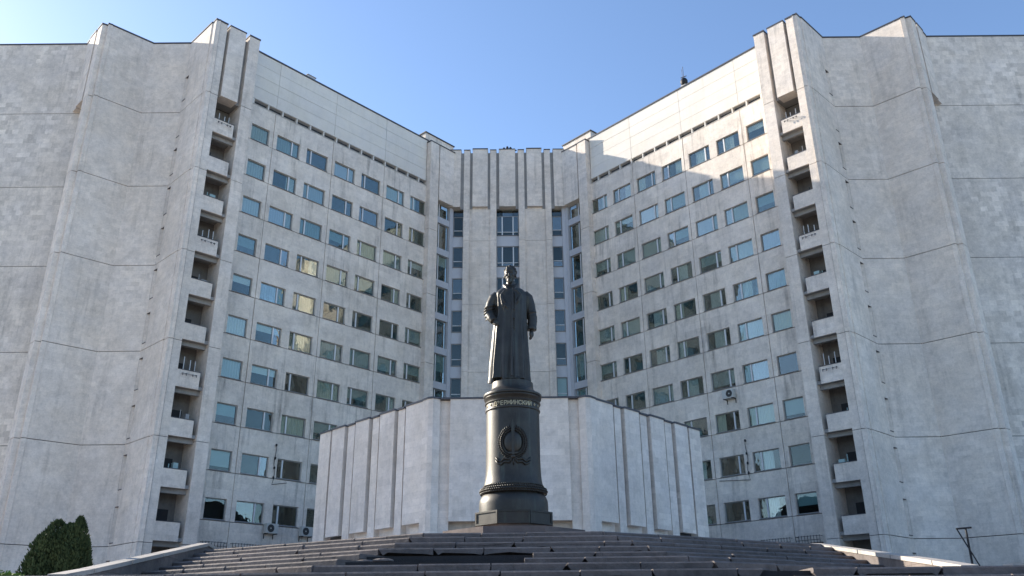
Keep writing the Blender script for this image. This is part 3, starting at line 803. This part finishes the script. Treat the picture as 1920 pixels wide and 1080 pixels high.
# ================================================================== STATUE
SX, SY, SZ = 0.0, 20.0, 5.63
def loft(mb, rings, n=120):
    k0 = len(mb.v)
    for (z, cx, cy, hw, hd, fold, ph) in rings:
        for j in range(n):
            t = 2*math.pi*j/n; c, s_ = math.cos(t), math.sin(t)
            e = .86; x = math.copysign(abs(c)**e, c)*hw; y = math.copysign(abs(s_)**e, s_)*hd
            f = 1+fold*fold_fn(t, z)
            mb.v.append((SX+cx+x*f, SY+cy+y*f, SZ+z+ph*(.5*math.sin(3*t+.7)+.5*math.sin(5*t))))
    for i in range(len(rings)-1):
        for j in range(n): mb.f.append((k0+i*n+j, k0+i*n+(j+1) % n, k0+(i+1)*n+(j+1) % n, k0+(i+1)*n+j))
    mb.f.append(tuple(k0+j for j in range(n))); mb.f.append(tuple(k0+(len(rings)-1)*n+j for j in range(n)))
# front is t = -90 deg (towards -y); viewer's left is t = 180
FOLDS = [(-180, 9, 1.0), (-157, 7, -1.1), (-136, 8, 1.25), (-118, 6, -.55), (-104, 6, .35), (-90, 4, -.65), (-80, 6, .55), (-66, 6, -.35), (-52, 7, .45), (-38, 7, -.6), (-20, 9, .8), (0, 8, -.4), (25, 12, .7), (60, 12, -.5), (95, 14, .6), (135, 14, -.4), (160, 10, .3)]
def fold_fn(t, z):
    d = math.degrees(t); v = 0
    for a, w, h in FOLDS:
        q = (d-a+180) % 360-180; v += h*math.exp(-(q/w)**2)
    return v
bm_ = MB()
#        z     cx     cy    hw    hd   fold  wave
loft(bm_, [(.055, -.035, .05, .475, .40,   .170, .055), (.20, -.035, .05, .468, .39, .140, .02), (.45, -.035, .04, .468, .37, .12, .01), (.75, -.03, .03, .452, .345, .10, 0), (1.05, -.025, .02, .436, .32, .08, 0),
          (1.3, -.02, .01, .424, .295, .07, 0), (1.55, -.01, .0, .408, .275, .06, 0), (1.8, 0, .0, .395, .275, .05, 0), (2.05, 0, .01, .40, .28, .035, 0), (2.25, 0, .02, .41, .27, .022, 0),
          (2.38, 0, .03, .40, .25, .012, 0), (2.47, 0, .04, .335, .215, 0, 0), (2.54, 0, .05, .23, .17, 0, 0), (2.60, 0, .05, .145, .135, 0, 0)])
a3 = lambda x, y, z: (SX+x, SY+y, SZ+z)
# viewer's left arm: elbow out, hand in the pocket
tube(bm_, [a3(-.33, .04, 2.36), a3(-.42, .05, 2.27), a3(-.49, .06, 2.12), a3(-.53, .05, 1.98), a3(-.545, .02, 1.88), a3(-.52, -.06, 1.77), a3(-.47, -.13, 1.66), a3(-.42, -.17, 1.58)], [.13, .150, .145, .135, .138, .128, .115, .10], 20)
for i, (z, x, r) in enumerate(((2.02, -.535, .150), (1.94, -.55, .153), (1.86, -.55, .150), (1.78, -.53, .140), (1.70, -.50, .130))):   # sleeve creases
    tube(bm_, [a3(x+.10*math.cos(t)*1.35-.01, .02-.13*math.sin(t)-.02, z+.05*math.cos(t*1+.4)) for t in [R(q) for q in range(-20, 200, 20)]], [.012, .02, .026, .03, .03, .03, .03, .026, .02, .014, .01], 8)
ellipsoid(bm_, a3(-.385, -.19, 1.54), (.075, .06, .085))
tube(bm_, [a3(-.45, -.20, 1.50), a3(-.38, -.265, 1.47), a3(-.30, -.285, 1.44)], .022, 8)        # pocket flap
# other arm hanging, slightly behind
tube(bm_, [a3(.32, .04, 2.37), a3(.42, .05, 2.27), a3(.475, .06, 2.08), a3(.51, .05, 1.88), a3(.535, .03, 1.72), a3(.53, 0, 1.56), a3(.515, -.02, 1.42)], [.13, .148, .140, .128, .124, .116, .112], 20)
tube(bm_, [a3(.517, -.02, 1.47), a3(.513, -.023, 1.38)], [.125, .122], 20)                    # cuff
for z, x in ((1.86, .52), (1.74, .53), (1.6, .53)):
    tube(bm_, [a3(x+.115*math.cos(t), .03-.118*math.sin(t), z+.03*math.cos(t+.5)) for t in [R(q) for q in range(-10, 200, 21)]], .016, 8)
def hand(mb, w, sgn):
    x, y, z = w
    ellipsoid(mb, a3(x, y, z-.08), (.060, .080, .105))
    for q, (dy, ln) in enumerate(((-.054, .100), (-.018, .118), (.018, .110), (.052, .088))):
        tube(mb, [a3(x, y+dy, z-.10), a3(x-.004*sgn, y+dy*1.05, z-.165), a3(x-.03*sgn, y+dy, z-.165-ln*.38), a3(x-.062*sgn, y+dy*.95, z-.155-ln*.42)], [.030, .030, .028, .022], 8)
    tube(mb, [a3(x-.01*sgn, y-.055, z-.05), a3(x-.028*sgn, y-.092, z-.11), a3(x-.045*sgn, y-.088, z-.165)], [.028, .025, .019], 8)
ellipsoid(bm_, a3(.51, -.023, 1.35), (.05, .06, .06))
hand(bm_, (.505, -.03, 1.365), 1)
# coat details: standing collar, lapels, overlapping front edge
for s in (-1, 1):
    tube(bm_, [a3(s*.05, -.20, 2.40), a3(s*.10, -.155, 2.50), a3(s*.155, -.06, 2.585), a3(s*.15, .05, 2.62), a3(s*.08, .15, 2.63), a3(0, .17, 2.63)], [.030, .042, .05, .052, .05, .05], 10)
    tube(bm_, [a3(s*.06, -.205, 2.42), a3(s*.16, -.20, 2.38), a3(s*.24, -.215, 2.27), a3(s*.17, -.262, 2.08), a3(s*.07, -.27, 1.93)], [.022, .034, .038, .03, .014], 10)
tube(bm_, [a3(.05, -.268, 2.36), a3(.045, -.285, 2.1), a3(.03, -.285, 1.7), a3(.025, -.315, 1.2), a3(.02, -.365, .7), a3(.01, -.425, .2), a3(.01, -.44, .08)], [.018, .026, .026, .026, .028, .03, .03], 8)
tube(bm_, [a3(.10, -.262, 2.36), a3(.11, -.283, 2.1), a3(.10, -.283, 1.75), a3(.09, -.30, 1.3)], [.012, .018, .016, .008], 8)
for (x0_, x1_, z0_, z1_, y0_) in ((-.27, -.13, 2.25, 1.75, -.245), (-.33, -.25, 2.3, 1.5, -.19), (-.2, -.05, 2.05, 1.85, -.262)):
    tube(bm_, [a3(x0_, y0_+.02, z0_), a3((x0_+x1_)/2-.01, y0_-.012, (z0_+z1_)/2), a3(x1_, y0_-.005, z1_)], [.012, .03, .010], 8)
for x, y, z in ((.075, -.315, 1.62), (.075, -.305, 1.86), (.07, -.33, 1.36)): ellipsoid(bm_, a3(x, y, z), (.018, .012, .018))
# boots under the hem
for s in (-1, 1): ellipsoid(bm_, a3(s*.15-.02, -.16, .05), (.095, .22, .07)); tube(bm_, [a3(s*.15-.02, .02, .02), a3(s*.14-.02, .02, .4)], .11, 12)
ellipsoid(bm_, a3(-.02, .03, .0), (.43, .38, .05), None, 24, 7)
# neck and head, looking slightly to viewer's left
tube(bm_, [a3(0, .03, 2.52), a3(-.005, .02, 2.72)], [.125, .11], 16)
hm = MB(); hx, hy, hz = -.015, -.01, 2.86
HR = Matrix.Rotation(R(-8), 3, 'Z')
def hp(x, y, z): v = HR@Vector((x, y, z)); return a3(hx+v.x, hy+v.y, hz+v.z)
ellipsoid(hm, hp(0, .035, .09), (.148, .175, .165), HR, 24, 16)           # skull
ellipsoid(hm, hp(0, -.045, -.02), (.118, .125, .19), HR, 24, 16)          # face
ellipsoid(hm, hp(0, -.085, -.155), (.072, .075, .075), HR, 16, 10)        # chin
ellipsoid(hm, hp(0, -.142, .055), (.105, .032, .026), HR, 16, 8)          # brow
ellipsoid(hm, hp(0, -.115, .13), (.10, .05, .07), HR, 16, 8)              # forehead
for s in (-1, 1):
    ellipsoid(hm, hp(s*.075, -.125, -.02), (.040, .035, .032), HR)        # cheekbone
    ellipsoid(hm, hp(s*.050, -.150, .022), (.022, .014, .012), HR, 10, 6) # eye
    tube(hm, [hp(s*.085, -.150, .052), hp(s*.05, -.168, .062), hp(s*.018, -.166, .048)], [.010, .015, .011], 8)
    ellipsoid(hm, hp(s*.148, .02, .0), (.018, .035, .052), HR, 10, 8)     # ear
    tube(hm, [hp(0, -.178, -.062), hp(s*.035, -.172, -.072), hp(s*.068, -.150, -.092)], [.016, .017, .008], 8)  # moustache
tube(hm, [hp(0, -.155, .055), hp(0, -.178, .01), hp(0, -.208, -.028), hp(0, -.19, -.048)], [.014, .018, .023, .018], 10)  # nose
tube(hm, [hp(-.03, -.166, -.10), hp(.03, -.166, -.10)], [.010, .010], 8)   # lip
tube(hm, [hp(0, -.150, -.125), hp(0, -.170, -.18), hp(0, -.165, -.235), hp(0, -.15, -.275)], [.045, .05, .036, .012], 12)  # pointed beard
for v in hm.v: pass
bm_.add(hm.v, hm.f)
st = root('statue', (SX, SY, SZ-.01), 'dark bronze statue of a bearded man in a long greatcoat, one hand in his pocket', 'statue')
me = bm_.mesh('body', M['bronze'], True, st.location)
body = link('body', me, st)
rm = body.modifiers.new('Remesh', 'REMESH'); rm.mode = 'VOXEL'; rm.voxel_size = .0115; rm.use_smooth_shade = True
smo = body.modifiers.new('Smooth', 'SMOOTH'); smo.factor = .5; smo.iterations = 2
bpy.context.view_layer.update()
me2 = bpy.data.meshes.new_from_object(body.evaluated_get(bpy.context.evaluated_depsgraph_get())); me2.name = 'body'
body.modifiers.clear(); body.data = me2; me2.materials.clear(); me2.materials.append(M['bronze'])
for p in me2.polygons: p.use_smooth = True
# hair: locks swept back from a high forehead
hr = MB()
ellipsoid(hr, hp(0, .06, .11), (.158, .165, .165), HR, 24, 14)
for i in range(60):
    a = R(random.uniform(-200, 20)); e = R(random.uniform(5, 75))
    d = Vector((math.cos(a)*math.cos(e), math.sin(a)*math.cos(e)*1.0, math.sin(e)))
    if d.y < -.45 and e < R(48): continue
    c = Vector((d.x*.158, .05+d.y*.165, .11+d.z*.165))
    r2 = HR@Matrix.Rotation(a, 3, 'Z')@Matrix.Rotation(random.uniform(-.6, .6), 3, 'X')
    ellipsoid(hr, hp(*c), (.022, .030, .055), r2, 8, 6)
part('hair', hr, M['bronze'], st, True)

# ================================================================== SMALL THINGS IN FRONT
sd = root('metal_stand', (8.3, 16, GZ), 'thin black metal stand with a crossbar and diagonal brace right of the stairs', 'stand')
q = MB(); tube(q, [(8.27, 16, GZ), (8.285, 16, 1.70)], .020, 8); part('post', q, M['metal'], sd)
q = MB(); tube(q, [(8.31, 16.05, GZ), (8.30, 16.03, 1.40)], .009, 6); part('post', q, M['metal'], sd)
q = MB(); tube(q, [(8.10, 15.98, 1.69), (8.40, 16.02, 1.715)], .017, 8); part('crossbar', q, M['metal'], sd)
q = MB(); tube(q, [(8.11, 15.98, 1.685), (8.48, 15.96, GZ+.02)], .013, 8); part('brace', q, M['metal'], sd)
pl = root('paving_slab', (10.4, 15.0, GZ), 'pale slab edge lying in the low corner right of the metal stand', 'slab')
part('slab', prism([(8.6, 15.3), (13.0, 14.4), (13.0, 15.4), (8.6, 15.6)], GZ+.01, 1.04), M['flank'], pl)

def spray(mb, c, d, L, w):
    d = d.normalized(); s_ = d.orthogonal().normalized(); s_ = Matrix.Rotation(random.uniform(0, 6.28), 3, d)@s_
    c = Vector(c); mb.add([tuple(c), tuple(c+d*L*.5+s_*w), tuple(c+d*L), tuple(c+d*L*.5-s_*w)], [(0, 1, 2, 3)])
sx, sy = -8.72, 17.0
tj = root('thuja_shrub', (sx, sy, GZ), 'dense dark green two-peaked conifer shrub at the foot of the left blank wall', 'shrub')
cr = MB()
lobes = [(.06, .05, .38, 1.24), (-.16, 0, .42, 1.30), (-.34, .03, .32, 1.12), (.27, -.02, .27, 1.36), (-.05, .12, .46, 1.10), (-.42, .05, .28, .95), (.40, .05, .20, 1.0)]
for i in range(26):
    th = random.uniform(0, 6.283); q = random.uniform(.2, .5); lobes.append((q*1.05*math.cos(th)-.02, q*.8*math.sin(th), random.uniform(.09, .16), max(.35, 1.42-q*1.25+random.uniform(-.15, .12))))
for lx, ly, rad, top in lobes:
    for i in range(4200 if rad > .18 else 700):
        z = random.random()**.75*top; f = max(.0, 1-(z/top)**(2.8 if lx < .2 else 2.0))**.7*(.84+.16*min(1, z/.25))
        th = random.uniform(0, 6.283); lump = 1+.17*math.sin(th*4+z*9+lx*9)+.13*math.sin(th*9-z*17)
        rr = rad*f*lump*(random.random()**.3)
        p = (sx+lx+rr*math.cos(th), sy+ly+rr*math.sin(th), GZ+z)
        spray(cr, p, Vector((math.cos(th)*.5, math.sin(th)*.5, 1.0+random.uniform(-.3, .3))), random.uniform(.04, .085), random.uniform(.009, .018))
part('crown', cr, M['thuja'], tj)
q = MB(); tube(q, [(sx, sy, GZ-.05), (sx, sy, GZ+.9)], [.06, .02], 8); part('trunk', q, M['bark'], tj)
lp = root('leafy_plant', (-9.75, 16.6, GZ), 'low bright green leafy plant at the left foot of the dark conifer', 'plant')
q = MB()
for i in range(1100):
    th = random.uniform(0, 6.283); r_ = random.random()**.5*.42; z = random.random()*.30*(1-r_*1.2)+.06
    spray(q, (-9.75+r_*1.5*math.cos(th), 16.6+r_*math.sin(th), GZ+.05+z), Vector((math.cos(th), math.sin(th), .6+random.uniform(-.4, .6))), random.uniform(.05, .09), random.uniform(.014, .028))
part('leaves', q, M['bright'], lp)
q = MB()
for i in range(7): tube(q, [(-9.75+random.uniform(-.1, .1), 16.6, GZ), (-9.75+random.uniform(-.4, .4), 16.6+random.uniform(-.2, .2), GZ+.22)], [.008, .004], 5)
part('stem', q, M['bark'], lp)
wd = root('dry_weed', (9.55, 14.6, GZ+.2), 'small dark dry weed on the slab at the lower right corner', 'weed')
q = MB()
for i in range(46):
    th = random.uniform(0, 6.283); spray(q, (9.55+random.uniform(-.1, .22), 14.6+random.uniform(-.05, .05), 1.0+random.uniform(0, .05)), Vector((math.cos(th), .3*math.sin(th), random.uniform(.2, 1.2))), random.uniform(.05, .11), .008)
part('leaves', q, M['metal'], wd)

# ================================================================== WOODS behind and beside the viewer (they show in the windows)
wb = MB()
for i in range(230):
    a = R(150+random.uniform(-22, 262)); r_ = random.uniform(92, 130)
    cx_, cy_ = r_*math.cos(a), r_*math.sin(a)+20
    if cy_ > 30 and abs(cx_) < 75: continue
    h = random.uniform(12, 20); w = random.uniform(3.5, 6)
    tube(wb, [(cx_, cy_, -1.7), (cx_, cy_, h*.6)], [.35, .15], 5)
    for k in range(150):
        th = random.uniform(0, 6.283); zf = random.random(); f = math.sin(math.pi*min(1, .12+zf*.88))**.6
        q = random.random()**.4*w*f
        spray(wb, (cx_+q*math.cos(th), cy_+q*math.sin(th), h*(.25+.75*zf)-1.6), Vector((math.cos(th), math.sin(th), random.uniform(-.3, .8))), random.uniform(1.2, 2.2), random.uniform(.5, .9))
o = link('wood', wb.mesh('wood', M['thuja'])); o['kind'] = 'stuff'
